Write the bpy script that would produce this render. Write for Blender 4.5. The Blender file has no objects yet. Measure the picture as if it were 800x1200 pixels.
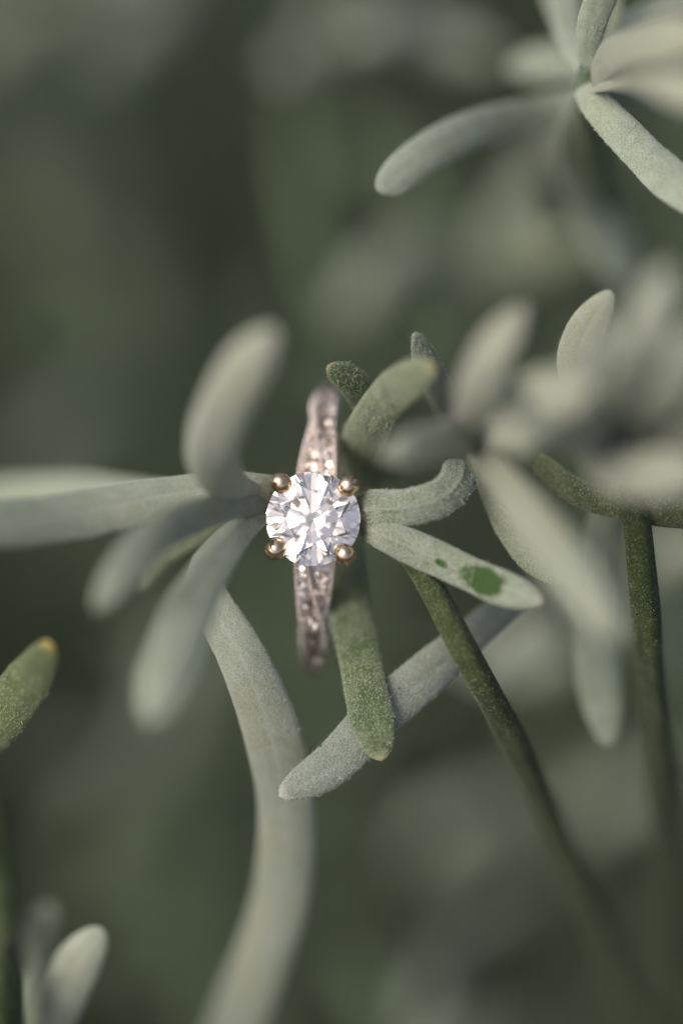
import bpy, bmesh, math, random
import numpy as np
from mathutils import Vector, Matrix

random.seed(7); rng = np.random.default_rng(11)
R = math.radians
sc = bpy.context.scene
col = sc.collection
MM = 0.001

# ------------------------------------------------------------------ camera
PITCH = R(50)                       # looking down into the bush
D0 = 292.0                          # mm from lens to the plane of focus
WFR = 46.5                          # mm of the plane of focus across the frame
FWD = np.array([0, math.cos(PITCH), -math.sin(PITCH)])
UPV = np.array([0, math.sin(PITCH), math.cos(PITCH)])
RGT = np.array([1.0, 0, 0])
PUPIL = 31.0                        # mm, diameter of the lens opening
cam = bpy.data.cameras.new('camera'); camo = bpy.data.objects.new('camera', cam)
col.objects.link(camo); sc.camera = camo
camo.location = Vector(-FWD * D0 * MM)
camo.rotation_euler = (math.pi / 2 - PITCH, 0, 0)
cam.sensor_fit = 'HORIZONTAL'; cam.sensor_width = 24.0
cam.lens = 24.0 * D0 / WFR
cam.clip_start = 0.005; cam.clip_end = 200
cam.dof.use_dof = True
cam.dof.focus_distance = (D0 + 1.5) * MM
cam.dof.aperture_fstop = cam.lens / PUPIL
cam.dof.aperture_blades = 9

# ------------------------------------------------------------------ sky, sun, exposure
SUN_EL, SUN_AZ = R(52), R(245)      # azimuth clockwise from +Y: behind the camera
w = bpy.data.worlds.new('World'); sc.world = w; w.use_nodes = True
nt = w.node_tree; bg = nt.nodes['Background']
sky = nt.nodes.new('ShaderNodeTexSky'); sky.sky_type = 'NISHITA'; sky.sun_disc = False
sky.sun_elevation = SUN_EL; sky.sun_rotation = SUN_AZ
sky.air_density = 0.65; sky.dust_density = 7.0; sky.ozone_density = 0.1
nt.links.new(sky.outputs[0], bg.inputs[0]); bg.inputs[1].default_value = 0.15
sun = bpy.data.lights.new('sun', 'SUN'); suno = bpy.data.objects.new('sun', sun); col.objects.link(suno)
sun.energy = 0.92; sun.angle = R(38); sun.color = (1.0, 0.975, 0.935)
sd = Vector((math.sin(SUN_AZ) * math.cos(SUN_EL), math.cos(SUN_AZ) * math.cos(SUN_EL), math.sin(SUN_EL)))
suno.rotation_euler = sd.to_track_quat('Z', 'Y').to_euler(); suno.location = sd * 2
vs = sc.view_settings
vs.view_transform = 'Standard'; vs.look = 'None'; vs.gamma = 1.0; vs.use_curve_mapping = False
vs.exposure = 0.16
cy = sc.cycles
cy.use_denoising = True; cy.max_bounces = 24; cy.transmission_bounces = 24; cy.glossy_bounces = 12
cy.diffuse_bounces = 4; cy.sample_clamp_indirect = 12.0; cy.blur_glossy = 0.0

# ------------------------------------------------------------------ helpers
def P(px, py, d=0.0):
    """A point of the place in mm: seen at pixel (px, py) of the 800 x 1200 photograph, d mm beyond the plane of focus."""
    s = WFR / 800.0 * (D0 + d) / D0
    return RGT * (px - 400) * s + UPV * (600 - py) * s + FWD * d

def spline(pts, n):
    pts = np.asarray(pts, float)
    if len(pts) == 2:
        t = np.linspace(0, 1, n)[:, None]; return pts[0] * (1 - t) + pts[1] * t
    q = np.vstack([2 * pts[0] - pts[1], pts, 2 * pts[-1] - pts[-2]])
    seg = np.linalg.norm(np.diff(pts, axis=0), axis=1) ** 0.5
    k = np.concatenate([[0], np.cumsum(seg)]); k /= k[-1]
    out = []
    for t in np.linspace(0, 1, n * 4):
        i = min(np.searchsorted(k, t, side='right') - 1, len(pts) - 2)
        u = (t - k[i]) / (k[i + 1] - k[i])
        p0, p1, p2, p3 = q[i], q[i + 1], q[i + 2], q[i + 3]
        out.append(.5 * (2 * p1 + (p2 - p0) * u + (2 * p0 - 5 * p1 + 4 * p2 - p3) * u * u + (3 * p1 - p0 - 3 * p2 + p3) * u ** 3))
    out = np.array(out)
    L = np.concatenate([[0], np.cumsum(np.linalg.norm(np.diff(out, axis=0), axis=1))]); L /= L[-1]
    tt = np.linspace(0, 1, n)
    return np.stack([np.interp(tt, L, out[:, j]) for j in range(3)], 1)

def unit(v):
    v = np.asarray(v, float); return v / (np.linalg.norm(v, axis=-1, keepdims=True) + 1e-12)

def mesh_object(name, verts, faces, mat, parent=None, uvs=None, smooth=True, origin=None):
    me = bpy.data.meshes.new(name)
    v = np.asarray(verts, float)
    if origin is not None: v = v - origin
    me.from_pydata((v * MM).tolist(), [], faces)
    if uvs is not None:
        lay = me.uv_layers.new(name='UVMap')
        idx = np.empty(len(me.loops), dtype=np.int32); me.loops.foreach_get('vertex_index', idx)
        lay.data.foreach_set('uv', np.asarray(uvs, np.float32)[idx].ravel())
    if smooth: me.polygons.foreach_set('use_smooth', [True] * len(me.polygons))
    me.materials.append(mat); me.update()
    o = bpy.data.objects.new(name, me); col.objects.link(o)
    if parent is not None: o.parent = parent
    return o

def thing(name, label, cat, at, group=None):
    e = bpy.data.objects.new(name, None); col.objects.link(e)
    e.empty_display_size = 0.004
    e.location = Vector(np.asarray(at) * MM)
    e['label'] = label; e['category'] = cat
    if group: e['group'] = group
    return e

def org(e): return np.array(e.location) / MM

# ------------------------------------------------------------------ materials
def nodes(name):
    m = bpy.data.materials.new(name); m.use_nodes = True
    t = m.node_tree; return m, t, t.nodes['Principled BSDF']

def leaf_mat(name, green, hair, cover=.55, contrast=.9, cell=5200, rib=.0, tip=None, spots=None, speck=False, dots=False,
             rough=.75, transl=.12, bump=.5, edge=.25):
    m, t, b = nodes(name); N, L = t.nodes.new, t.links.new
    tc = N('ShaderNodeTexCoord'); geo = tc.outputs['Object']; uv = tc.outputs['UV']
    sep = N('ShaderNodeSeparateXYZ'); L(uv, sep.inputs[0])
    def math_(op, a, c=None, clamp=False):
        n = N('ShaderNodeMath'); n.operation = op; n.use_clamp = clamp
        for i, x in enumerate((a, c)):
            if x is None: continue
            if isinstance(x, (int, float)): n.inputs[i].default_value = x
            else: L(x, n.inputs[i])
        return n.outputs[0]
    def mixc(f, a, c):
        n = N('ShaderNodeMix'); n.data_type = 'RGBA'
        if isinstance(f, (int, float)): n.inputs[0].default_value = f
        else: L(f, n.inputs[0])
        for i, x in ((6, a), (7, c)):
            if isinstance(x, tuple): n.inputs[i].default_value = (*x, 1)
            else: L(x, n.inputs[i])
        return n.outputs[2]
    def rng_(v, a, c, lo=0., hi=1.):
        n = N('ShaderNodeMapRange'); n.interpolation_type = 'SMOOTHSTEP'
        L(v, n.inputs[0]); n.inputs[1].default_value = a; n.inputs[2].default_value = c
        n.inputs[3].default_value = lo; n.inputs[4].default_value = hi
        return n.outputs[0]
    def noise(scale, detail=2., rough_=.5):
        n = N('ShaderNodeTexNoise'); L(geo, n.inputs['Vector']); n.inputs['Scale'].default_value = scale
        n.inputs['Detail'].default_value = detail; n.inputs['Roughness'].default_value = rough_
        return n
    wn = noise(2600, 1.)
    wv = N('ShaderNodeVectorMath'); wv.operation = 'MULTIPLY_ADD'; L(wn.outputs['Color'], wv.inputs[0])
    wv.inputs[1].default_value = (2.2e-4,) * 3; L(geo, wv.inputs[2])
    vo = N('ShaderNodeTexVoronoi'); L(wv.outputs[0], vo.inputs['Vector']); vo.inputs['Scale'].default_value = cell
    vo.feature = 'DISTANCE_TO_EDGE'
    fine = noise(cell * 2.3, 2., .6).outputs[0]
    mid = noise(700, 3., .55).outputs[0]
    big = noise(190, 2., .5).outputs[0]
    curl = rng_(vo.outputs[0], .02, .22, 1., 0.)
    if dots: curl = rng_(vo.outputs[0], .10, .42)
    pat = math_('ADD', math_('MULTIPLY', curl, .55), math_('MULTIPLY', fine, .45))
    f = math_('ADD', math_('MULTIPLY', math_('SUBTRACT', pat, .42), contrast), cover)
    f = math_('ADD', f, math_('MULTIPLY', math_('SUBTRACT', mid, .5), .95))
    vv = math_('MULTIPLY', math_('ABSOLUTE', math_('SUBTRACT', sep.outputs[1], .5)), 2.)
    f = math_('ADD', f, rng_(vv, .8, 1., 0., edge))
    if rib: f = math_('ADD', f, rng_(vv, .0, .13, rib, 0.))
    f = math_('ADD', f, 0., True)
    g2 = tuple(x * y for x, y in zip(green, (1.35, 1.15, .8)))
    c = mixc(rng_(big, .35, .65), green, g2)
    c = mixc(f, c, hair)
    if tip: c = mixc(rng_(sep.outputs[0], tip[1], min(tip[1] + .06, 1.)), c, tip[0])
    if spots:
        for (su, sv, ru, rv) in spots:
            du = math_('DIVIDE', math_('SUBTRACT', sep.outputs[0], su), ru)
            dv = math_('DIVIDE', math_('SUBTRACT', sep.outputs[1], sv), rv)
            r2 = math_('SQRT', math_('ADD', math_('MULTIPLY', du, du), math_('MULTIPLY', dv, dv)))
            r2 = math_('ADD', r2, math_('MULTIPLY', math_('SUBTRACT', noise(1500, 4., .6).outputs[0], .5), .75))
            bare = mixc(fine, (.028, .07, .015), (.06, .125, .03))
            c = mixc(rng_(r2, .76, 1.1, 1., 0.), c, bare)
    if speck:
        v2 = N('ShaderNodeTexVoronoi'); L(geo, v2.inputs['Vector']); v2.inputs['Scale'].default_value = 520
        c = mixc(rng_(v2.outputs['Distance'], .055, .085, .8, 0.), c, (.03, .028, .02))
    oi = N('ShaderNodeObjectInfo'); hs = N('ShaderNodeHueSaturation'); L(c, hs.inputs['Color'])
    mr = N('ShaderNodeMapRange'); L(oi.outputs['Random'], mr.inputs[0]); mr.inputs[3].default_value = .88; mr.inputs[4].default_value = 1.12
    L(mr.outputs[0], hs.inputs['Value'])
    L(hs.outputs[0], b.inputs['Base Color'])
    b.inputs['Roughness'].default_value = rough
    b.inputs['Specular IOR Level'].default_value = .25
    b.inputs['Sheen Weight'].default_value = .12; b.inputs['Sheen Roughness'].default_value = .5
    bp = N('ShaderNodeBump'); bp.inputs['Strength'].default_value = bump; bp.inputs['Distance'].default_value = 1.0e-4
    L(pat, bp.inputs['Height']); L(bp.outputs[0], b.inputs['Normal'])
    tr = N('ShaderNodeBsdfTranslucent'); L(hs.outputs[0], tr.inputs[0])
    mx = N('ShaderNodeMixShader'); mx.inputs[0].default_value = transl
    L(b.outputs[0], mx.inputs[1]); L(tr.outputs[0], mx.inputs[2])
    L(mx.outputs[0], t.nodes['Material Output'].inputs['Surface'])
    return m

HAIR = (.35, .40, .33)
M = {}
M['silver'] = leaf_mat('silver_felt', (.155, .205, .13), (.365, .405, .335), .62, .75, rib=.35)
M['cool'] = leaf_mat('cool_silver_felt', (.13, .18, .125), (.35, .405, .335), .58, .7)
M['warm'] = leaf_mat('warm_silver_felt', (.20, .25, .17), (.395, .43, .365), .66, .6)
M['rimmed'] = leaf_mat('grey_green_felt', (.085, .14, .07), HAIR, .47, 1.3, rib=.45, edge=.35)
M['spotted'] = leaf_mat('spotted_felt', (.10, .15, .085), HAIR, .58, 1.2, rib=.45, edge=.35,
                        tip=((.44, .44, .36), .955), spots=[(.735, .50, .105, .42), (.56, .56, .03, .11)])
M['green'] = leaf_mat('green_felt', (.066, .108, .05), (.32, .37, .27), .34, 1.2, cell=4400, dots=True, edge=.3, tip=((.42, .38, .22), .97))
M['moss'] = leaf_mat('moss_felt', (.08, .128, .06), (.33, .375, .275), .46, 1.05, edge=.3, tip=((.45, .42, .24), .96))
M['frost'] = leaf_mat('frosted_felt', (.135, .18, .14), (.365, .41, .355), .60, .85, cell=4700, speck=True, tip=((.52, .52, .47), .96))
M['bud'] = leaf_mat('young_tip_felt', (.042, .078, .022), (.2, .25, .13), .2, .8, tip=((.36, .29, .09), .93))
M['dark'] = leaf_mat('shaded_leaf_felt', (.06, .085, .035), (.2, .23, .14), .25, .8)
M['stem'] = leaf_mat('stem_skin', (.016, .036, .008), (.15, .20, .08), .12, .95, cell=6500, edge=0, bump=.6)
M['stalk'] = leaf_mat('stalk_skin', (.055, .105, .045), (.20, .26, .17), .3, .8, edge=0)
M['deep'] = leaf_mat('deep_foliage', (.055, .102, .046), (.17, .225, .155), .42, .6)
m, t, b = nodes('fuzz'); b.inputs['Base Color'].default_value = (.40, .455, .375, 1); b.inputs['Roughness'].default_value = .6
b.inputs['Specular IOR Level'].default_value = .3; M['fuzz'] = m
m, t, b = nodes('green_fuzz'); b.inputs['Base Color'].default_value = (.34, .40, .25, 1); b.inputs['Roughness'].default_value = .6
M['gfuzz'] = m

def metal(name, c, rough):
    m, t, b = nodes(name); b.inputs['Metallic'].default_value = 1; b.inputs['Base Color'].default_value = (*c, 1)
    N, L = t.nodes.new, t.links.new
    tc = N('ShaderNodeTexCoord'); n = N('ShaderNodeTexNoise'); L(tc.outputs['Object'], n.inputs['Vector'])
    n.inputs['Scale'].default_value = 1500; n.inputs['Detail'].default_value = 3
    mr = N('ShaderNodeMapRange'); L(n.outputs[0], mr.inputs[0]); mr.inputs[3].default_value = rough * .6; mr.inputs[4].default_value = rough * 1.5
    L(mr.outputs[0], b.inputs['Roughness'])
    bp = N('ShaderNodeBump'); bp.inputs['Strength'].default_value = .12; bp.inputs['Distance'].default_value = 4e-5
    L(n.outputs[0], bp.inputs['Height']); L(bp.outputs[0], b.inputs['Normal'])
    return m
M['rose'] = metal('rose_gold', (.71, .645, .61), .24)
M['gold'] = metal('prong_gold', (.90, .655, .46), .15)

def gem_mat(name, iors, tint):
    m = bpy.data.materials.new(name); m.use_nodes = True; t = m.node_tree; t.nodes.clear()
    out = t.nodes.new('ShaderNodeOutputMaterial'); acc = None
    cols = [(tint[0], 0, 0), (0, tint[1], 0), (0, 0, tint[2])] if len(iors) == 3 else [tint]
    for ior, c in zip(iors, cols):
        g = t.nodes.new('ShaderNodeBsdfGlass'); g.inputs['Color'].default_value = (*c, 1)
        g.inputs['Roughness'].default_value = 0; g.inputs['IOR'].default_value = ior
        if acc is None: acc = g.outputs[0]
        else:
            a = t.nodes.new('ShaderNodeAddShader'); t.links.new(acc, a.inputs[0]); t.links.new(g.outputs[0], a.inputs[1]); acc = a.outputs[0]
    t.links.new(acc, out.inputs['Surface']); return m
M['diamond'] = gem_mat('diamond', (2.42,), (1, .99, .975))
M['pave'] = gem_mat('small_diamond', (2.42,), (.96, .94, .92))

# ------------------------------------------------------------------ ground
def soil():
    m, t, b = nodes('soil'); N, L = t.nodes.new, t.links.new
    tc = N('ShaderNodeTexCoord'); n = N('ShaderNodeTexNoise'); L(tc.outputs['Object'], n.inputs['Vector'])
    n.inputs['Scale'].default_value = 60; n.inputs['Detail'].default_value = 8
    cr = N('ShaderNodeValToRGB'); L(n.outputs[0], cr.inputs[0])
    cr.color_ramp.elements[0].color = (.016, .022, .010, 1); cr.color_ramp.elements[1].color = (.05, .062, .034, 1)
    L(cr.outputs[0], b.inputs['Base Color']); b.inputs['Roughness'].default_value = .95
    bp = N('ShaderNodeBump'); bp.inputs['Distance'].default_value = .01; L(n.outputs[0], bp.inputs['Height']); L(bp.outputs[0], b.inputs['Normal'])
    return m
GZ = -260.0
gv, gf = [], []
g1 = sorted(set(list(np.linspace(-600, 600, 41)) + [-60000, -20000, -6000, -2000, 2000, 6000, 20000, 60000]))
for y in g1:
    for x in g1:
        gv.append((x, y, GZ + (random.uniform(-6, 6) if abs(x) < 601 and abs(y) < 601 else 0)))
n1 = len(g1)
for j in range(n1 - 1):
    for i in range(n1 - 1):
        gf.append((j * n1 + i, j * n1 + i + 1, (j + 1) * n1 + i + 1, (j + 1) * n1 + i))
gr = mesh_object('ground', gv, gf, soil()); gr['kind'] = 'structure'

# ------------------------------------------------------------------ leaves and stems
PROF = []   # (v across, height, up-side uv) round the section of a leaf with rolled margins
for v in np.linspace(-1, 1, 13):
    PROF.append((v, .21 * (1 - abs(v) ** 2.2), v))
for v, h in ((1.0, -.10), (.90, -.20), (.66, -.17), (.30, -.10), (0., -.24), (-.30, -.10), (-.66, -.17), (-.90, -.20), (-1.0, -.10)):
    PROF.append((v, h, v))
PROF_LO = [(v, .18 * (1 - v * v), v) for v in (-1, -.5, 0, .5, 1)] + [(.7, -.2, .7), (0, -.2, 0), (-.7, -.2, -.7)]

def width_profile(t, base=.5, tipstart=.86, belly=.6):
    w_ = base + (1 - base) * np.clip(t / belly, 0, 1) ** .8
    k = np.clip((t - tipstart) / (1 - tipstart), 0, 1)
    return w_ * (np.clip(1 - k ** 2.2, 0.0004, 1)) ** .58

def leaf_geo(pts, width, roll=(0, 0), n=44, base=.5, tipstart=None, rib=-.035, prof=None, facing=None, wob=.03, seed=0, belly=.6):
    """pts in mm, width in mm, roll in degrees about the spine (start, end); facing = side of the upper face."""
    prof = prof or PROF
    c = spline(pts, n); T = unit(np.gradient(c, axis=0))
    Ltot = np.linalg.norm(np.diff(c, axis=0), axis=1).sum()
    if tipstart is None: tipstart = max(.42, 1 - 1.9 * width / Ltot)
    f = -FWD if facing is None else np.asarray(facing, float)
    tt = np.linspace(0, 1, n) ** .9 if n < 20 else 1 - (1 - np.linspace(0, 1, n)) ** 1.25
    c = np.stack([np.interp(tt, np.linspace(0, 1, n), c[:, j]) for j in range(3)], 1); T = unit(np.gradient(c, axis=0))
    B = unit(np.cross(T, f)); Nn = np.cross(B, T)
    rr = np.radians(np.interp(tt, np.linspace(0, 1, len(roll)), roll))[:, None]
    B2 = B * np.cos(rr) + Nn * np.sin(rr); N2 = -B * np.sin(rr) + Nn * np.cos(rr)
    hw = width / 2 * width_profile(tt, base, tipstart, belly)
    r_ = np.random.default_rng(seed + 5)
    ph = r_.uniform(0, 6.28, 6)
    verts, uvs = [], []
    for i in range(n):
        ws = hw[i] * (1 + wob * math.sin(tt[i] * 9 + ph[0]) + wob * .6 * math.sin(tt[i] * 23 + ph[1]))
        sh = hw[i] * wob * 1.2 * math.sin(tt[i] * 12 + ph[2])
        for v, h, uvv in prof:
            hh = h
            if h > -.05 and abs(v) < .4: hh = h + rib * math.exp(-(v / .11) ** 2)
            verts.append(c[i] + B2[i] * (v * ws + sh) + N2[i] * hh * ws * 1.25)
            uvs.append((tt[i], .5 + .5 * uvv))
    m_ = len(prof); faces = []
    for i in range(n - 1):
        for j in range(m_):
            a = i * m_ + j; b_ = i * m_ + (j + 1) % m_
            faces.append((a, a + m_, b_ + m_, b_))
    faces.append(tuple(range(m_))); faces.append(tuple(range((n - 1) * m_, n * m_))[::-1])
    return np.array(verts), faces, np.array(uvs), m_

def fuzz_geo(verts, faces, dens, length=.22, seed=0, side=None, flip=1, bare=()):
    """Short felt hairs lying over a surface: thin bent blades."""
    r_ = np.random.default_rng(seed)
    q = np.array([f for f in faces if len(f) == 4])[:, ::flip]
    a, b_, c, d = (verts[q[:, k]] for k in range(4))
    nn = np.cross(c - a, d - b_); ar = np.linalg.norm(nn, axis=1) / 2; nn = unit(nn)
    if side is not None:
        k = (nn @ side) > -.35; ar = ar * k
    cnt = int(ar.sum() * dens)
    pick = r_.choice(len(q), cnt, p=ar / ar.sum())
    u, v = r_.random((2, cnt, 1))
    p = (a[pick] * (1 - u) + b_[pick] * u) * (1 - v) + (d[pick] * (1 - u) + c[pick] * u) * v
    n_ = nn[pick]
    for q0, r0 in bare:                                # patches rubbed free of felt
        keep = np.linalg.norm((p - q0) - ((p - q0) @ FWD)[:, None] * FWD, axis=1) > r0
        p, n_ = p[keep], n_[keep]; cnt = len(p)
    tng = unit(np.cross(n_, r_.normal(size=(cnt, 3))))
    Lh = length * r_.uniform(.5, 1.5, (cnt, 1))
    lift = r_.uniform(.15, .75, (cnt, 1))
    p1 = p + (tng * .6 + n_ * lift) * Lh * .55
    tng2 = unit(tng + r_.normal(size=(cnt, 3)) * .7)
    p2 = p1 + (tng2 * .75 + n_ * (lift - .35)) * Lh * .6
    s = unit(np.cross(tng, n_)) * .015
    V = np.stack([p - s, p + s, p1 - s * .9, p1 + s * .9, p2], 1).reshape(-1, 3)
    F = []
    for i in range(cnt):
        k = i * 5; F.append((k, k + 1, k + 3, k + 2)); F.append((k + 2, k + 3, k + 4))
    return V, F

def tube_geo(pts, radii, n=40, seg=16, square=0., twist=0., cap=True, seen=None):
    """seen: how many of pts lie in view; three quarters of the rings go there, one radius to each point."""
    if seen is None:
        c = spline(pts, n); r_ = np.interp(np.linspace(0, 1, n), np.linspace(0, 1, len(radii)), radii)
    else:
        c = spline(pts, 600); pts = np.asarray(pts)
        st = np.array([np.argmin(((c - p) ** 2).sum(1)) for p in pts]) / 599.
        k = st[seen - 1]; m = int(n * .75)
        tt = np.concatenate([np.linspace(0, k, m), np.linspace(k, 1, n - m + 1)[1:]])
        rr_ = list(np.interp(np.linspace(0, 1, seen), np.linspace(0, 1, len(radii)), radii)) + [radii[-1]] * (len(pts) - seen)
        c = np.stack([np.interp(tt, np.linspace(0, 1, 600), c[:, j]) for j in range(3)], 1)
        r_ = np.interp(tt, st, rr_) * (1 + .05 * np.sin(tt * 70) + .03 * np.sin(tt * 173 + 1))
    T = unit(np.gradient(c, axis=0))
    up = np.array([.3, .2, 1.]); verts, uvs = [], []
    b0 = unit(np.cross(T[0], up))
    for i in range(n):
        b0 = unit(b0 - T[i] * (b0 @ T[i])); e = np.cross(T[i], b0)
        for j in range(seg):
            a = 2 * math.pi * j / seg + twist * i / n
            rr = r_[i] * (1 + square * math.cos(4 * a))
            verts.append(c[i] + (b0 * math.cos(a) + e * math.sin(a)) * rr); uvs.append((i / n, .5))
    faces = []
    for i in range(n - 1):
        for j in range(seg):
            a = i * seg + j; b_ = i * seg + (j + 1) % seg
            faces.append((a, b_, b_ + seg, a + seg))
    if cap:
        faces.append(tuple(range(seg))[::-1]); faces.append(tuple(range((n - 1) * seg, n * seg)))
    return np.array(verts), faces, np.array(uvs)

_seed = [0]
def far(d):
    """Depth as first judged by eye, stretched away from the plane of focus."""
    if d < -6: return -6 + (d + 6) * 1.45
    if d > 40: return 40 + (d - 40) * 1.7
    return d
def leaf(parent, pts, wpx, mat, fuzz=0, fmat='fuzz', label=None, bare=(), **kw):
    """pts: (px, py, d) stations from base to tip; wpx: width in photograph pixels at the plane of focus scale."""
    _seed[0] += 1
    w3 = [P(p[0], p[1], far(p[2])) for p in pts]
    v, f, uv, m_ = leaf_geo(w3, wpx * .86 * WFR / 800, seed=_seed[0], **kw)
    o0 = org(parent)
    o = mesh_object('leaf', v, f, M[mat], parent, uv, origin=o0)
    if label: o['label'] = label
    if fuzz:
        V, F = fuzz_geo(v, f, fuzz, seed=_seed[0], side=-FWD, flip=-1, bare=[(P(x, y, -1.2), r) for x, y, r in bare])
        h = mesh_object('fuzz', V, F, M[fmat], o, origin=o0, smooth=False); h['kind'] = 'stuff'
    return o

def stem(parent, pts, rpx, mat='stem', fuzz=0, square=.1, n=60, world=None, fmat='gfuzz', twist=.4):
    w3 = [P(p[0], p[1], far(p[2])) for p in pts] + ([] if world is None else [np.array(q, float) for q in world])
    v, f, uv = tube_geo(w3, [r * WFR / 800 for r in rpx], n=n, square=square, twist=twist, seen=len(pts))
    o0 = org(parent)
    o = mesh_object('stem', v, f, M[mat], parent, uv, origin=o0)
    if fuzz:
        k = int(n * .6) * 16
        V, F = fuzz_geo(v, f[:k], fuzz, length=.13, seed=3, side=-FWD)
        h = mesh_object('fuzz', V, F, M[fmat], o, origin=o0, smooth=False); h['kind'] = 'stuff'
    return o

def down(px, py, d, k=.15):
    """Where a stem that leaves the view at this point meets the ground."""
    p = P(px, py, far(d)); return [(p[0] * .9, p[1] + (p[2] - GZ) * k * .5, p[2] * .45 + GZ * .55), (p[0] * .8, p[1] + (p[2] - GZ) * k, GZ - 4)]

# --- the sprig that carries the ring
S = thing('lavender_sprig', 'silvery lavender sprig threaded through the diamond ring', 'lavender', P(300, 588, 6))
stem(S, [(296, 588, 6.5), (330, 586, 7.2), (372, 588, 7.6), (425, 600, 7.2), (462, 628, 5), (498, 676, 1.5), (548, 770, 0), (600, 866, 6), (668, 1010, 20), (745, 1180, 38), (790, 1280, 46)],
     [7, 10, 12, 13, 14, 15.5, 15.5, 15.5, 16, 17, 17], fuzz=16, n=90, square=.13, world=down(850, 1400, 62))
FZ = 75
leaf(S, [(336, 580, 5.5), (308, 572, 2.2), (262, 572, 1), (190, 583, -.5), (105, 601, -3), (10, 612, -7), (-70, 618, -10)], 66, 'silver', fuzz=FZ, roll=(-12, -16, -16), base=.5)
leaf(S, [(334, 584, 5.5), (300, 582, 2), (268, 570, -3), (250, 534, -8), (262, 478, -12), (292, 424, -15), (322, 384, -16)], 72, 'warm', roll=(20, -10), base=.26, belly=.5)
leaf(S, [(334, 590, 5.5), (304, 602, 2), (266, 640, -3), (222, 715, -9), (194, 790, -14), (176, 850, -16)], 70, 'cool', roll=(-14, -10), base=.24)
leaf(S, [(334, 588, 5.5), (306, 590, 1.8), (255, 597, -3), (190, 622, -9), (148, 668, -12), (112, 715, -13)], 54, 'cool', roll=(0, 5), base=.28)
leaf(S, [(300, 600, 6), (262, 640, 5), (238, 684, 3), (284, 768, 1.5), (320, 862, 4), (334, 955, 9), (324, 1070, 17), (278, 1200, 26), (236, 1290, 32)], 82, 'silver', fuzz=30, rib=0,
     roll=(0, -8, -12, -12, -12), base=.38, belly=.35, label='long bowed leaf sweeping down past the ring')
leaf(S, [(298, 590, 6), (240, 622, 6), (190, 650, 8), (165, 690, 10)], 34, 'moss', base=.6)
leaf(S, [(300, 584, 8), (200, 584, 14), (80, 580, 22), (-40, 584, 28)], 58, 'cool', base=.5)
leaf(S, [(408, 601, 6), (432, 597, 1.6), (470, 596, .2), (506, 587, -.2), (527, 574, .2), (538, 558, .8), (541, 540, 2.4)], 52, 'rimmed', fuzz=FZ + 15, roll=(10, 0, -10, -20), base=.5, tipstart=.86, rib=.08, belly=.35,
     label='grey-green leaf curling up beside the stone')
leaf(S, [(412, 612, 6), (442, 623, 1), (496, 648, 0), (560, 677, -1.2), (635, 706, -4.5)], 49, 'spotted', fuzz=40, roll=(-12, -6, 0), base=.28, rib=.08, belly=.42, bare=[(574, 681, 1.25), (538, 668, .35)],
     label='pale leaf with a bare green spot near its tip')
leaf(S, [(450, 560, 14), (446, 505, 8), (420, 455, 3), (384, 428, .3)], 44, 'green', fuzz=FZ, fmat='gfuzz', roll=(10, 10), base=.75, tipstart=.78)
leaf(S, [(426, 592, 18), (420, 542, 10), (434, 494, 2.5), (462, 459, -2.5), (508, 428, -7.5)], 57, 'moss', fuzz=45, fmat='gfuzz', roll=(14, 0), base=.62, belly=.4)
leaf(S, [(398, 615, 15), (406, 680, 9), (420, 770, 3.5), (436, 840, 1), (447, 892, .3)], 60, 'green', fuzz=40, fmat='gfuzz', roll=(8, 0), base=.8, belly=.6, tipstart=.84,
     label='green pale-dotted leaf hanging below the ring')
leaf(S, [(625, 690, 12), (575, 726, 8), (500, 792, 4), (440, 842, 2.4), (385, 898, 1.5), (327, 934, .8)], 62, 'frost', fuzz=60, roll=(0, 14, -8, 0), base=.62, belly=.5, tipstart=.80,
     label='frosted leaf crossing behind the hanging green leaf')

# --- a sprig of pale leaves in front, next to the ring's leaves
B_ = thing('lavender_sprig', 'sprig of soft pale leaves fanning above the green-spotted leaf', 'lavender', P(560, 518, -2))
stem(B_, [(556, 514, -4), (572, 545, 6), (608, 622, 24), (650, 700, 42), (702, 820, 66), (760, 1000, 110)], [12, 15, 17, 18, 18, 20], 'stem', world=down(800, 1120, 130))
leaf(B_, [(548, 522, -4), (556, 468, -12), (580, 412, -15), (614, 356, -15)], 56, 'warm', roll=(20, 0), base=.5)
leaf(B_, [(552, 520, -4), (590, 566, -10), (640, 632, -15), (688, 700, -17), (722, 752, -18)], 62, 'silver', roll=(-20, 0), base=.45)
leaf(B_, [(570, 516, -4), (528, 514, -9), (484, 526, -13), (444, 532, -14)], 54, 'warm', roll=(0, 10), base=.8)
leaf(B_, [(560, 514, -4), (606, 502, -14), (650, 474, -19), (700, 446, -20)], 58, 'warm', roll=(0, 0), base=.5)
leaf(B_, [(566, 510, 0), (596, 492, -10), (622, 484, -17), (640, 500, -21)], 40, 'silver', base=.6)
leaf(B_, [(562, 520, 3), (580, 576, 4), (612, 636, 3), (657, 684, 1.2)], 48, 'moss', fuzz=45, fmat='gfuzz', roll=(0, 10), base=.7, label='green leaf tip peeping past the spotted leaf')
leaf(B_, [(552, 540, 16), (530, 490, 10), (506, 440, 4), (486, 389, 0)], 38, 'frost', fuzz=FZ, roll=(10, 0), base=.8, tipstart=.7, label='small frosted leaf tip standing upright')
leaf(B_, [(556, 505, -1), (576, 496, -6), (604, 508, -12), (618, 530, -16)], 36, 'silver', base=.6)

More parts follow.
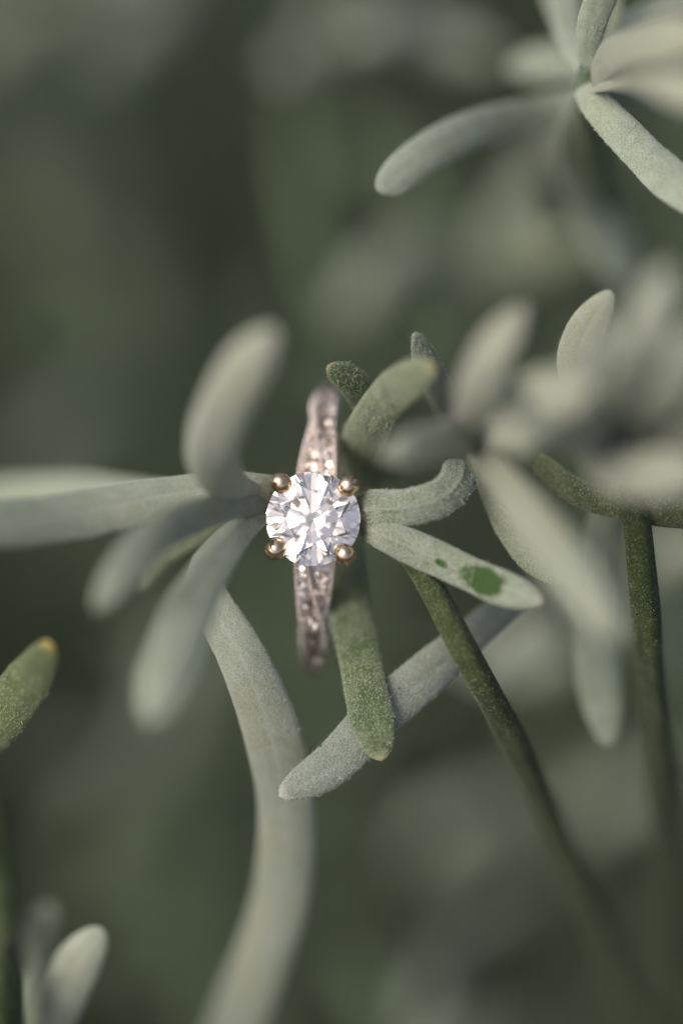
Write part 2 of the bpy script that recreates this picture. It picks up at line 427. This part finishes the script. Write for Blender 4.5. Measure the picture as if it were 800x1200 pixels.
# --- the sprig on the upright stem
G_ = thing('lavender_sprig', 'sprig of pale leaves on an upright green square stem', 'lavender', P(742, 560, 4))
stem(G_, [(738, 556, 2), (748, 630, .8), (760, 760, 5), (774, 930, 20), (792, 1180, 48)], [14, 16, 17, 18, 19], fuzz=16, n=70, square=.14, world=down(802, 1300, 62))
leaf(G_, [(724, 520, 6), (690, 462, 3), (678, 410, .6), (716, 340, -1.5)], 60, 'silver', fuzz=35, roll=(10, 0), base=.7, label='pale leaf with a crisp rounded tip among blurred ones')
leaf(G_, [(735, 545, 0), (738, 470, -15), (756, 390, -21), (784, 310, -22)], 50, 'warm', base=.5)
leaf(G_, [(735, 548, 0), (728, 480, -12), (752, 430, -17), (820, 395, -18)], 56, 'silver', base=.5, roll=(10, -10))
leaf(G_, [(680, 505, -6), (712, 546, -13), (770, 556, -17), (850, 548, -18)], 62, 'warm', base=.5, roll=(-10, 10))
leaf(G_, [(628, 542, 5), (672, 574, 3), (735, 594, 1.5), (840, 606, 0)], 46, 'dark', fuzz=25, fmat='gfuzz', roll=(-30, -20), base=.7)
leaf(G_, [(735, 550, 1), (700, 500, -14), (684, 440, -20), (700, 400, -20)], 50, 'warm', base=.5)
leaf(G_, [(745, 540, -5), (704, 520, -13), (648, 498, -17), (588, 490, -18)], 42, 'warm', base=.6)
leaf(G_, [(745, 540, -5), (772, 484, -16), (800, 436, -20), (826, 370, -21)], 46, 'silver', base=.6)
leaf(G_, [(742, 545, -4), (694, 478, -13), (656, 446, -16), (604, 452, -16)], 38, 'silver', base=.6)
leaf(G_, [(744, 545, -4), (758, 500, -13), (748, 440, -18), (700, 372, -19)], 42, 'warm', base=.6)
leaf(G_, [(746, 550, -4), (790, 520, -13), (830, 470, -16), (860, 440, -18)], 56, 'warm', base=.6)
leaf(G_, [(738, 560, 3), (706, 620, 9), (698, 740, 13), (712, 874, 12)], 62, 'cool', base=.5, tipstart=.8, label='blue-grey leaf hanging straight down with a pale tip')
leaf(G_, [(735, 548, 2), (664, 502, -6), (620, 470, -14), (590, 470, -20)], 40, 'warm', base=.5)

# --- the upper sprig
C_ = thing('lavender_sprig', 'sprig at the top whose long leaf reaches out to a bright tip', 'lavender', P(690, 95, 4))
stem(C_, [(690, 84, 6), (688, 120, 8), (704, 210, 24), (728, 330, 44), (750, 470, 66)], [13, 16, 18, 18, 20], 'stalk', world=down(770, 640, 96))
leaf(C_, [(690, 112, 18), (630, 132, 16), (560, 150, 11), (500, 180, 7.5), (442, 224, 5)], 58, 'cool', fuzz=18, roll=(0, 10, 0), base=.7, tipstart=.82, label='long leaf with a bright rounded tip')
leaf(C_, [(684, 100, 6), (712, 138, 2.5), (760, 186, .8), (830, 252, -4)], 58, 'cool', fuzz=45, roll=(-10, 0), base=.6)
leaf(C_, [(690, 84, 14), (664, 74, 20), (632, 74, 25), (594, 78, 28)], 60, 'cool', roll=(0, 0), base=.6)
leaf(C_, [(690, 80, 5), (690, 44, 3), (702, 0, 0), (722, -50, -4)], 44, 'cool', fuzz=18, roll=(20, 0), base=.7)
leaf(C_, [(696, 84, 4), (728, 58, -8), (780, 44, -16), (850, 40, -18)], 70, 'warm', roll=(10, 0), base=.6)
leaf(C_, [(696, 96, 8), (740, 110, 14), (800, 104, 20), (870, 96, 26)], 60, 'moss', base=.6)
leaf(C_, [(690, 108, 8), (676, 170, 20), (700, 250, 28), (742, 340, 32)], 76, 'cool', base=.5, roll=(0, 10))
leaf(C_, [(690, 100, 10), (660, 150, 22), (640, 210, 32), (650, 270, 40)], 60, 'cool', base=.5)
leaf(C_, [(694, 96, 6), (742, 84, -8), (790, 96, -16), (850, 130, -18)], 54, 'silver', base=.6)
leaf(C_, [(692, 84, 6), (668, 40, 12), (660, 0, 18), (640, -50, 22)], 50, 'cool', base=.6)
leaf(C_, [(694, 80, 6), (712, 40, 6), (716, 0, 8), (708, -50, 10)], 38, 'moss', base=.7)
leaf(C_, [(700, 60, 8), (740, 26, 12), (790, 10, 14), (850, 0, 16)], 40, 'cool', base=.7)

# --- single leaves whose sprigs stand mostly outside the view
E_ = thing('lavender_sprig', 'green shoot tip with a yellow point at the edge', 'lavender', P(-60, 930, 14))
stem(E_, [(-48, 880, 11), (-62, 960, 16), (-70, 1100, 34)], [12, 15, 16], 'stalk', world=down(-80, 1250, 60))
leaf(E_, [(-45, 890, 12), (-8, 848, 4), (28, 806, -.5), (60, 752, -6)], 70, 'bud', fuzz=28, fmat='gfuzz', roll=(15, 0), base=.8, tipstart=.55)
leaf(E_, [(-45, 890, 12), (-110, 850, 6), (-160, 800, 2)], 56, 'moss')
F_ = thing('lavender_sprig', 'blurred shoot with a shiny round leaf tip, low in the corner', 'lavender', P(40, 1290, 16))
stem(F_, [(20, 1240, 22), (8, 1300, 30)], [14, 16], 'stalk', world=down(0, 1380, 50), n=20)
leaf(F_, [(34, 1270, 18), (62, 1200, 13), (86, 1140, 10), (120, 1088, 8)], 64, 'silver', base=.6, tipstart=.75)
leaf(F_, [(20, 1270, 24), (22, 1190, 24), (36, 1110, 24), (60, 1060, 22)], 62, 'cool', base=.6)
K_ = thing('lavender_stalk', 'dark blurred stalk rising at the lower corner', 'lavender', P(-4, 1260, 24))
stem(K_, [(-30, 880, 30), (-10, 1000, 24), (2, 1120, 18), (8, 1260, 14)], [16, 24, 28, 28], 'stem', n=30, world=down(0, 1400, 40))

# --- blurred shoots deeper in the bush
def back(label, node, leaves, stempts, mat='stalk', r=14):
    e = thing('lavender_sprig', label, 'lavender', P(*node), 'blurred shoots deeper in the bush')
    stem(e, stempts, [r * .7, r, r, r], mat, n=30, square=.08, world=down(*stempts[-1]))
    for pts, wpx, mt in leaves: leaf(e, pts, wpx, mt, n=26)
    return e
back('faint shoot whose pale leaf lies across the top', (380, 40, 60),
     [([(390, 50, 58), (440, 36, 52), (500, 44, 56), (585, 66, 56)], 50, 'cool'),
      ([(376, 30, 60), (372, -20, 58), (380, -70, 56)], 62, 'cool'),
      ([(376, 44, 62), (352, 60, 58), (328, 92, 54)], 62, 'cool'),
      ([(384, 54, 62), (470, 10, 70), (540, -20, 76)], 56, 'warm')],
     [(380, 34, 60), (352, 150, 66), (372, 300, 64), (420, 470, 72)], 'stalk', 19)
back('faint shoot reaching in at the upper corner', (210, -30, 80),
     [([(214, -30, 80), (180, 0, 76), (146, 40, 74), (112, 78, 72)], 66, 'cool'),
      ([(214, -30, 80), (250, 20, 84), (300, 40, 90)], 60, 'moss'),
      ([(205, -40, 80), (120, -60, 82), (40, -50, 84)], 60, 'silver')],
     [(214, -36, 82), (226, 60, 96), (240, 200, 120)])
back('faint shoot filling the far upper corner', (-40, 60, 84),
     [([(-50, 70, 84), (-10, 40, 80), (60, -10, 76)], 76, 'warm'),
      ([(-50, 90, 86), (10, 150, 90), (40, 230, 92), (50, 310, 92)], 70, 'moss'),
      ([(-50, 80, 86), (30, 110, 96), (100, 180, 100), (120, 260, 104)], 66, 'silver')],
     [(-50, 70, 86), (-40, 200, 100), (-10, 360, 120)])
back('faint grey shoot behind the long bright-tipped leaf', (560, 330, 64),
     [([(570, 330, 66), (500, 290, 62), (440, 320, 60), (400, 380, 60)], 62, 'cool'),
      ([(570, 330, 66), (600, 260, 64), (650, 200, 62), (700, 170, 62)], 72, 'cool'),
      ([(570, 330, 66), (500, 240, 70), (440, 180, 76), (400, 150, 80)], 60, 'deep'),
      ([(570, 330, 66), (620, 300, 60), (690, 270, 56)], 66, 'moss'),
      ([(570, 335, 66), (540, 380, 60), (470, 420, 58)], 56, 'deep')],
     [(570, 326, 66), (560, 440, 80), (540, 600, 100)])
back('faint pale shoot behind the hanging blue-grey leaf', (730, 690, 52),
     [([(740, 680, 54), (690, 690, 48), (630, 740, 46), (560, 800, 46)], 68, 'silver'),
      ([(740, 690, 54), (690, 760, 52), (620, 780, 52), (540, 770, 54)], 60, 'cool'),
      ([(740, 690, 54), (790, 740, 56), (850, 800, 60)], 64, 'cool'),
      ([(740, 690, 54), (780, 650, 50), (840, 640, 46)], 64, 'silver')],
     [(740, 686, 56), (748, 800, 72), (742, 1000, 110)])
back('faint shoot with a pale streak low behind the dark stem', (470, 1250, 64),
     [([(474, 1250, 66), (500, 1160, 60), (545, 1095, 68), (600, 1040, 72)], 46, 'cool'),
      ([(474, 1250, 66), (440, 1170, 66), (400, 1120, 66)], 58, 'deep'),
      ([(474, 1250, 66), (560, 1220, 66), (640, 1210, 70)], 64, 'cool')],
     [(474, 1246, 68), (476, 1330, 84)])
back('faint grey shoot between the two green stems', (660, 960, 84),
     [([(650, 990, 86), (700, 940, 82), (760, 920, 80), (820, 900, 80)], 70, 'cool'),
      ([(650, 990, 86), (600, 950, 82), (540, 960, 80), (480, 1000, 80)], 70, 'cool'),
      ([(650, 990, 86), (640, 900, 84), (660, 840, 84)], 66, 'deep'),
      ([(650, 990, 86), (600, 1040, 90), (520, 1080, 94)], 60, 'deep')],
     [(650, 984, 88), (660, 1100, 104), (664, 1240, 124)])
back('faint shoot in the gloom under the blurred leaves', (150, 900, 92),
     [([(150, 920, 92), (190, 860, 88), (210, 790, 86), (200, 730, 86)], 66, 'cool'),
      ([(150, 920, 92), (100, 880, 88), (40, 900, 86)], 66, 'cool'),
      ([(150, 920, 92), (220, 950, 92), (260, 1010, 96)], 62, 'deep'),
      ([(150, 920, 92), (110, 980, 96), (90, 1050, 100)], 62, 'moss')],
     [(150, 914, 94), (160, 1040, 110), (170, 1200, 130)])
back('faint shoot in the dusk above the ring', (180, 420, 96),
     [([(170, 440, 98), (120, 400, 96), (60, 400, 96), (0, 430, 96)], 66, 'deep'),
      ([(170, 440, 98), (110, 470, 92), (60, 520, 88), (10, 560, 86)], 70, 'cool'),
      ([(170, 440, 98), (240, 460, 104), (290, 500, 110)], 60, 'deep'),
      ([(170, 440, 98), (140, 340, 100), (90, 280, 104)], 60, 'moss')],
     [(170, 436, 100), (176, 560, 118), (190, 720, 140)])

# --- the rest of the bush, one dark mass
def bush():
    V, Fc, U, base = [], [], [], 0
    r_ = np.random.default_rng(4)
    def add(v, f, uv):
        nonlocal base
        V.append(v); U.append(uv); Fc.extend([tuple(i + base for i in q) for q in f]); base += len(v)
    count = 0
    while count < 210:
        x = r_.uniform(-200, 200); y = r_.uniform(-190, 330); top = r_.uniform(-150, 20)
        p = np.array([x, y, top])
        d = p @ FWD                                   # depth beyond the plane of focus
        sx = p @ RGT / (D0 + d) * D0; sy = p @ UPV / (D0 + d) * D0
        inview = abs(sx) < 44 and abs(sy) < 56
        if d < (115 if inview else 25): continue
        if d < -150: continue
        if not inview and abs(sx) < 60 and abs(sy) < 75 and d < 60: continue
        count += 1
        root = np.array([x * .8 + r_.normal() * 10, y * .85 + r_.normal() * 10, GZ])
        lean = r_.normal(size=3) * 6
        path = spline([root, (root + p) / 2 + lean, p], 12)
        v, f, uv = tube_geo(path, [1.3, 1.0, .6], n=10, seg=6, cap=False); add(v, f, uv)
        ax = unit(path[-1] - path[-2])
        for k in range(11):
            hgt = k / 11; q = path[-1] - ax * (hgt ** .9) * 62
            for s in (0, 1):
                ang = k * 1.57 + s * math.pi + r_.normal() * .35
                e1 = unit(np.cross(ax, [1, .3, .1])); e2 = np.cross(ax, e1)
                out = e1 * math.cos(ang) + e2 * math.sin(ang)
                ln = r_.uniform(13, 26) * (.6 + .5 * min(1, hgt * 3)); up = .95 - .5 * hgt
                a = q; b2 = q + (out * .55 + ax * up * .7) * ln * .5; c2 = b2 + (out * .8 + ax * (up - .45) * .6) * ln * .5
                v, f, uv, _ = leaf_geo([a, b2, c2], r_.uniform(2.8, 4.2), n=8, prof=PROF_LO, facing=ax + out * .15, wob=0); add(v, f, uv)
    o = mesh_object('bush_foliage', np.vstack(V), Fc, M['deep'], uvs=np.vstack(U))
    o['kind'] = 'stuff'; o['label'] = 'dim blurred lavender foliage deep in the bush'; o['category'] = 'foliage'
bush()

# ------------------------------------------------------------------ the ring
def hull_planes(planes):
    """Vertices of the solid cut by half-spaces n.x <= d."""
    n = np.array([p[:3] for p in planes]); d = np.array([p[3] for p in planes])
    K = len(planes); I = np.array([(i, j, k) for i in range(K) for j in range(i + 1, K) for k in range(j + 1, K)])
    out = []
    for s in range(0, len(I), 40000):
        q = I[s:s + 40000]; A = n[q]; det = np.linalg.det(A); ok = abs(det) > 1e-5
        x = np.linalg.solve(A[ok], d[q][ok][..., None])[..., 0]
        ins = (x @ n.T <= d + 1e-6).all(1); out.append(x[ins])
    v = np.vstack(out); return np.unique(np.round(v, 5), axis=0)

def brilliant(rad, girdle_seg=48, rot=0., full=True):
    """Round brilliant cut: table at z = 0, culet below."""
    tab = .56 * rad; ca, pa = R(34.6), R(40.9)
    hc = (rad - tab) * math.tan(ca); gt = .045 * rad; zg = -hc
    pl = [(0, 0, 1, 0)]
    def plane(az, slope, x0, z0, up):
        nx = math.sin(slope); nz = math.cos(slope) * up
        n_ = np.array([nx * math.cos(az), nx * math.sin(az), nz]); p0 = np.array([x0 * math.cos(az), x0 * math.sin(az), z0])
        return (*n_, float(n_ @ p0))
    for k in range(8):
        az = rot + k * math.pi / 4
        pl.append(plane(az, ca, rad, zg, 1))
        pl.append(plane(az, pa, rad, zg - gt, -1))
        if full:
            pl.append(plane(az + math.pi / 8, R(22.0), tab * math.cos(math.pi / 8) * 1.0, 0, 1))
            for s in (-1, 1):
                pl.append(plane(az + s * math.pi / 16 * 1.06, R(40.6), rad * .995, zg, 1))
                pl.append(plane(az + s * math.pi / 16, R(41.45), rad * .995, zg - gt, -1))
    for k in range(girdle_seg):
        a = rot + 2 * math.pi * (k + .5) / girdle_seg
        pl.append((math.cos(a), math.sin(a), 0, rad * .992))
    v = hull_planes(pl)
    bm = bmesh.new()
    for p in v: bm.verts.new(p)
    r = bmesh.ops.convex_hull(bm, input=bm.verts)
    bmesh.ops.delete(bm, geom=[g for g in r['geom_unused'] + r['geom_interior'] if isinstance(g, bmesh.types.BMVert)], context='VERTS')
    bmesh.ops.dissolve_limit(bm, angle_limit=R(.4), verts=bm.verts, edges=bm.edges)
    bmesh.ops.recalc_face_normals(bm, faces=bm.faces)
    bm.verts.index_update()
    V = np.array([x.co[:] for x in bm.verts]); F = [tuple(x.index for x in f.verts) for f in bm.faces]; bm.free()
    return V, F

ring = thing('diamond_ring', 'rose gold twisted ring with a large round brilliant diamond', 'ring', P(366, 607, 0))
# ring axes: z out of the stone to the camera, y along the band, x across it
zt = unit(-FWD + UPV * .055 - RGT * .045); yt = unit(UPV - zt * (UPV @ zt)); a_ = R(-2.8)
xt = np.cross(yt, zt); yt, xt = yt * math.cos(a_) - xt * math.sin(a_), xt * math.cos(a_) + yt * math.sin(a_)
ring.rotation_euler = Matrix([[xt[i], yt[i], zt[i]] for i in range(3)]).to_euler()

ZC, RO = -13.9, 9.6
def band_pt(th, x, dr=0.): return np.array([x, (RO + dr) * math.sin(th), ZC + (RO + dr) * math.cos(th)])
def sm(t): t = min(max(t, 0), 1); return t * t * (3 - 2 * t)
def strandA(th):   # the upper strand: (x, half width, lift)
    d = math.degrees(th); k = sm((d - 14) / 44)
    x = -.80 + .95 * k - .2 * sm((d - 50) / 30); hw = .52 + .42 * k - .28 * sm((d - 45) / 40)
    return x, hw, .34 - .30 * sm((d - 75) / 30)
def strandB(th):
    d = math.degrees(th); k = sm((d - 14) / 44)
    x = .62 - .74 * k + .10 * sm((d - 60) / 36); hw = .90 - .22 * sm((d - 40) / 45)
    return x, hw, -.02
pv, pf = brilliant(1.0, 16, 0, True)
stone_me = bpy.data.meshes.new('pave_stone'); stone_me.from_pydata((pv * MM).tolist(), [], pf); stone_me.materials.append(M['pave'])
def ico(c, r):
    t_ = (1 + 5 ** .5) / 2
    v = unit(np.array([(-1, t_, 0), (1, t_, 0), (-1, -t_, 0), (1, -t_, 0), (0, -1, t_), (0, 1, t_), (0, -1, -t_), (0, 1, -t_), (t_, 0, -1), (t_, 0, 1), (-t_, 0, -1), (-t_, 0, 1)]))
    f = [(0, 11, 5), (0, 5, 1), (0, 1, 7), (0, 7, 10), (0, 10, 11), (1, 5, 9), (5, 11, 4), (11, 10, 2), (10, 7, 6), (7, 1, 8), (3, 9, 4), (3, 4, 2), (3, 2, 6), (3, 6, 8), (3, 8, 9), (4, 9, 5), (2, 4, 11), (6, 2, 10), (8, 6, 7), (9, 8, 1)]
    vs_ = [tuple(p) for p in v]; mid = {}
    def m_(a, b2):
        k = (min(a, b2), max(a, b2))
        if k not in mid:
            q = unit(np.array(vs_[a]) + np.array(vs_[b2])); vs_.append(tuple(q)); mid[k] = len(vs_) - 1
        return mid[k]
    F = []
    for a, b2, c2 in f:
        x, y, z = m_(a, b2), m_(b2, c2), m_(c2, a); F += [(a, x, z), (b2, y, x), (c2, z, y), (x, y, z)]
    return np.array(vs_) * r + c, F
icoV, icoF = ico(np.zeros(3), 1.0)

for sgn in (-1, 1):
    for fn, lab in ((strandA, 'upper'), (strandB, 'under')):
        n = 90; V, F = [], []
        for i in range(n):
            th = R(6 + 174 * i / (n - 1)); x, hw, lf = fn(th)
            th2 = th * (1 if sgn > 0 else -1); xs = -x if sgn > 0 else x
            rw = max(.18, hw - .56)
            sec = [(-hw, .06), (-hw + rw, .06), (-hw + rw + .06, -.30), (hw - rw - .06, -.30), (hw - rw, .06), (hw, .06), (hw, -.55), (hw * .7, -1.0 - lf * .8), (-hw * .7, -1.0 - lf * .8), (-hw, -.55)]
            for (sx, dr) in sec: V.append(band_pt(th2, xs + sx, dr + lf))
        m_ = len(sec)
        for i in range(n - 1):
            for j in range(m_):
                a = i * m_ + j; b2 = i * m_ + (j + 1) % m_
                F.append((a, b2, b2 + m_, a + m_))
        F.append(tuple(range(m_))); F.append(tuple(range((n - 1) * m_, n * m_)))
        st = mesh_object('band_strand', V, F, M['rose'], ring, smooth=False)
        bm = bmesh.new(); bm.from_mesh(st.data); bmesh.ops.recalc_face_normals(bm, faces=bm.faces); bm.to_mesh(st.data); bm.free()
        # milgrain beads along both edges
        V, F, k = [], [], 0
        for e in (-1, 1):
            th = R(9)
            while th < R(112):
                x, hw, lf = fn(th); xs = -x if sgn > 0 else x
                c = band_pt(th * sgn, xs + e * (hw - .10), lf + .08)
                V.append(icoV * np.array([.17, .14, .14]) + c); F += [tuple(i + k for i in q) for q in icoF]; k += len(icoV)
                if hw > .74:                           # a second row where the rail is wide
                    c = band_pt(th * sgn, xs + e * (hw - .34), lf + .07)
                    V.append(icoV * .13 + c); F += [tuple(i + k for i in q) for q in icoF]; k += len(icoV)
                th += .29 / RO
        mg = mesh_object('milgrain', np.vstack(V), F, M['rose'], st); mg['kind'] = 'stuff'
        th = R(13)
        while th < R(104):
            x, hw, lf = fn(th); xs = -x if sgn > 0 else x
            rs = min(.53, max(.34, hw - .18))
            th += rs / RO
            o = bpy.data.objects.new('pave_stone', stone_me); col.objects.link(o); o.parent = st
            p = band_pt(th * sgn, xs, lf + .15)
            o.location = Vector(p * MM); o.scale = (rs,) * 3
            o.rotation_euler = (-th * sgn + random.uniform(-.09, .09), random.uniform(-.09, .09), random.uniform(0, 6.28))
            th += rs / RO * 1.0

dv, df = brilliant(3.25, 48, R(93))
mesh_object('diamond', dv, df, M['diamond'], ring, smooth=False)
# the basket under the stone: two rails, a collar and four claws
head = bpy.data.objects.new('basket', None); head.parent = ring; col.objects.link(head)
def torus(name, rad, z, r, parent):
    V, F = [], []; n, m_ = 64, 12
    for i in range(n):
        a = 2 * math.pi * i / n
        for j in range(m_):
            q = 2 * math.pi * j / m_
            V.append(((rad + r * math.cos(q)) * math.cos(a), (rad + r * math.cos(q)) * math.sin(a), z + r * math.sin(q)))
    for i in range(n):
        for j in range(m_):
            F.append((i * m_ + j, ((i + 1) % n) * m_ + j, ((i + 1) % n) * m_ + (j + 1) % m_, i * m_ + (j + 1) % m_))
    return mesh_object(name, V, F, M['gold'], parent)
torus('rail', 2.62, -2.35, .30, head); torus('rail', 1.85, -3.55, .34, head)
for az in (45.5, 135, 222.5, 314.5):
    a = R(az); u = np.array([math.cos(a), math.sin(a), 0]); z = np.array([0, 0, 1.])
    path = [u * 1.6 - z * 4.3, u * 2.3 - z * 3.2, u * 3.05 - z * 2.0, u * 3.42 - z * 1.2, u * 3.30 - z * .62]
    v, f, uv = tube_geo(path, [.5, .52, .58, .66, .70], n=24, seg=24)
    k = len(v); n_, V = 18, []
    ax = unit(u * -.55 + z); e1 = np.cross(ax, [-u[1], u[0], 0]); e2 = np.cross(ax, e1); c0 = u * 3.24 - z * .62
    for i in range(n_):                                 # the domed tip
        q = math.pi * (i + .02) / (n_ - .96)
        for jj in range(24):
            h = 2 * math.pi * jj / 24
            V.append(c0 + ax * .70 * math.cos(q) + (e1 * math.cos(h) * .76 + e2 * math.sin(h) * .71) * math.sin(q))
    for i in range(n_ - 1):
        for jj in range(24): f.append((k + i * 24 + jj, k + i * 24 + (jj + 1) % 24, k + (i + 1) * 24 + (jj + 1) % 24, k + (i + 1) * 24 + jj))
    mesh_object('prong', np.vstack([v, V]), f, M['gold'], head)
print('built', len(bpy.data.objects))
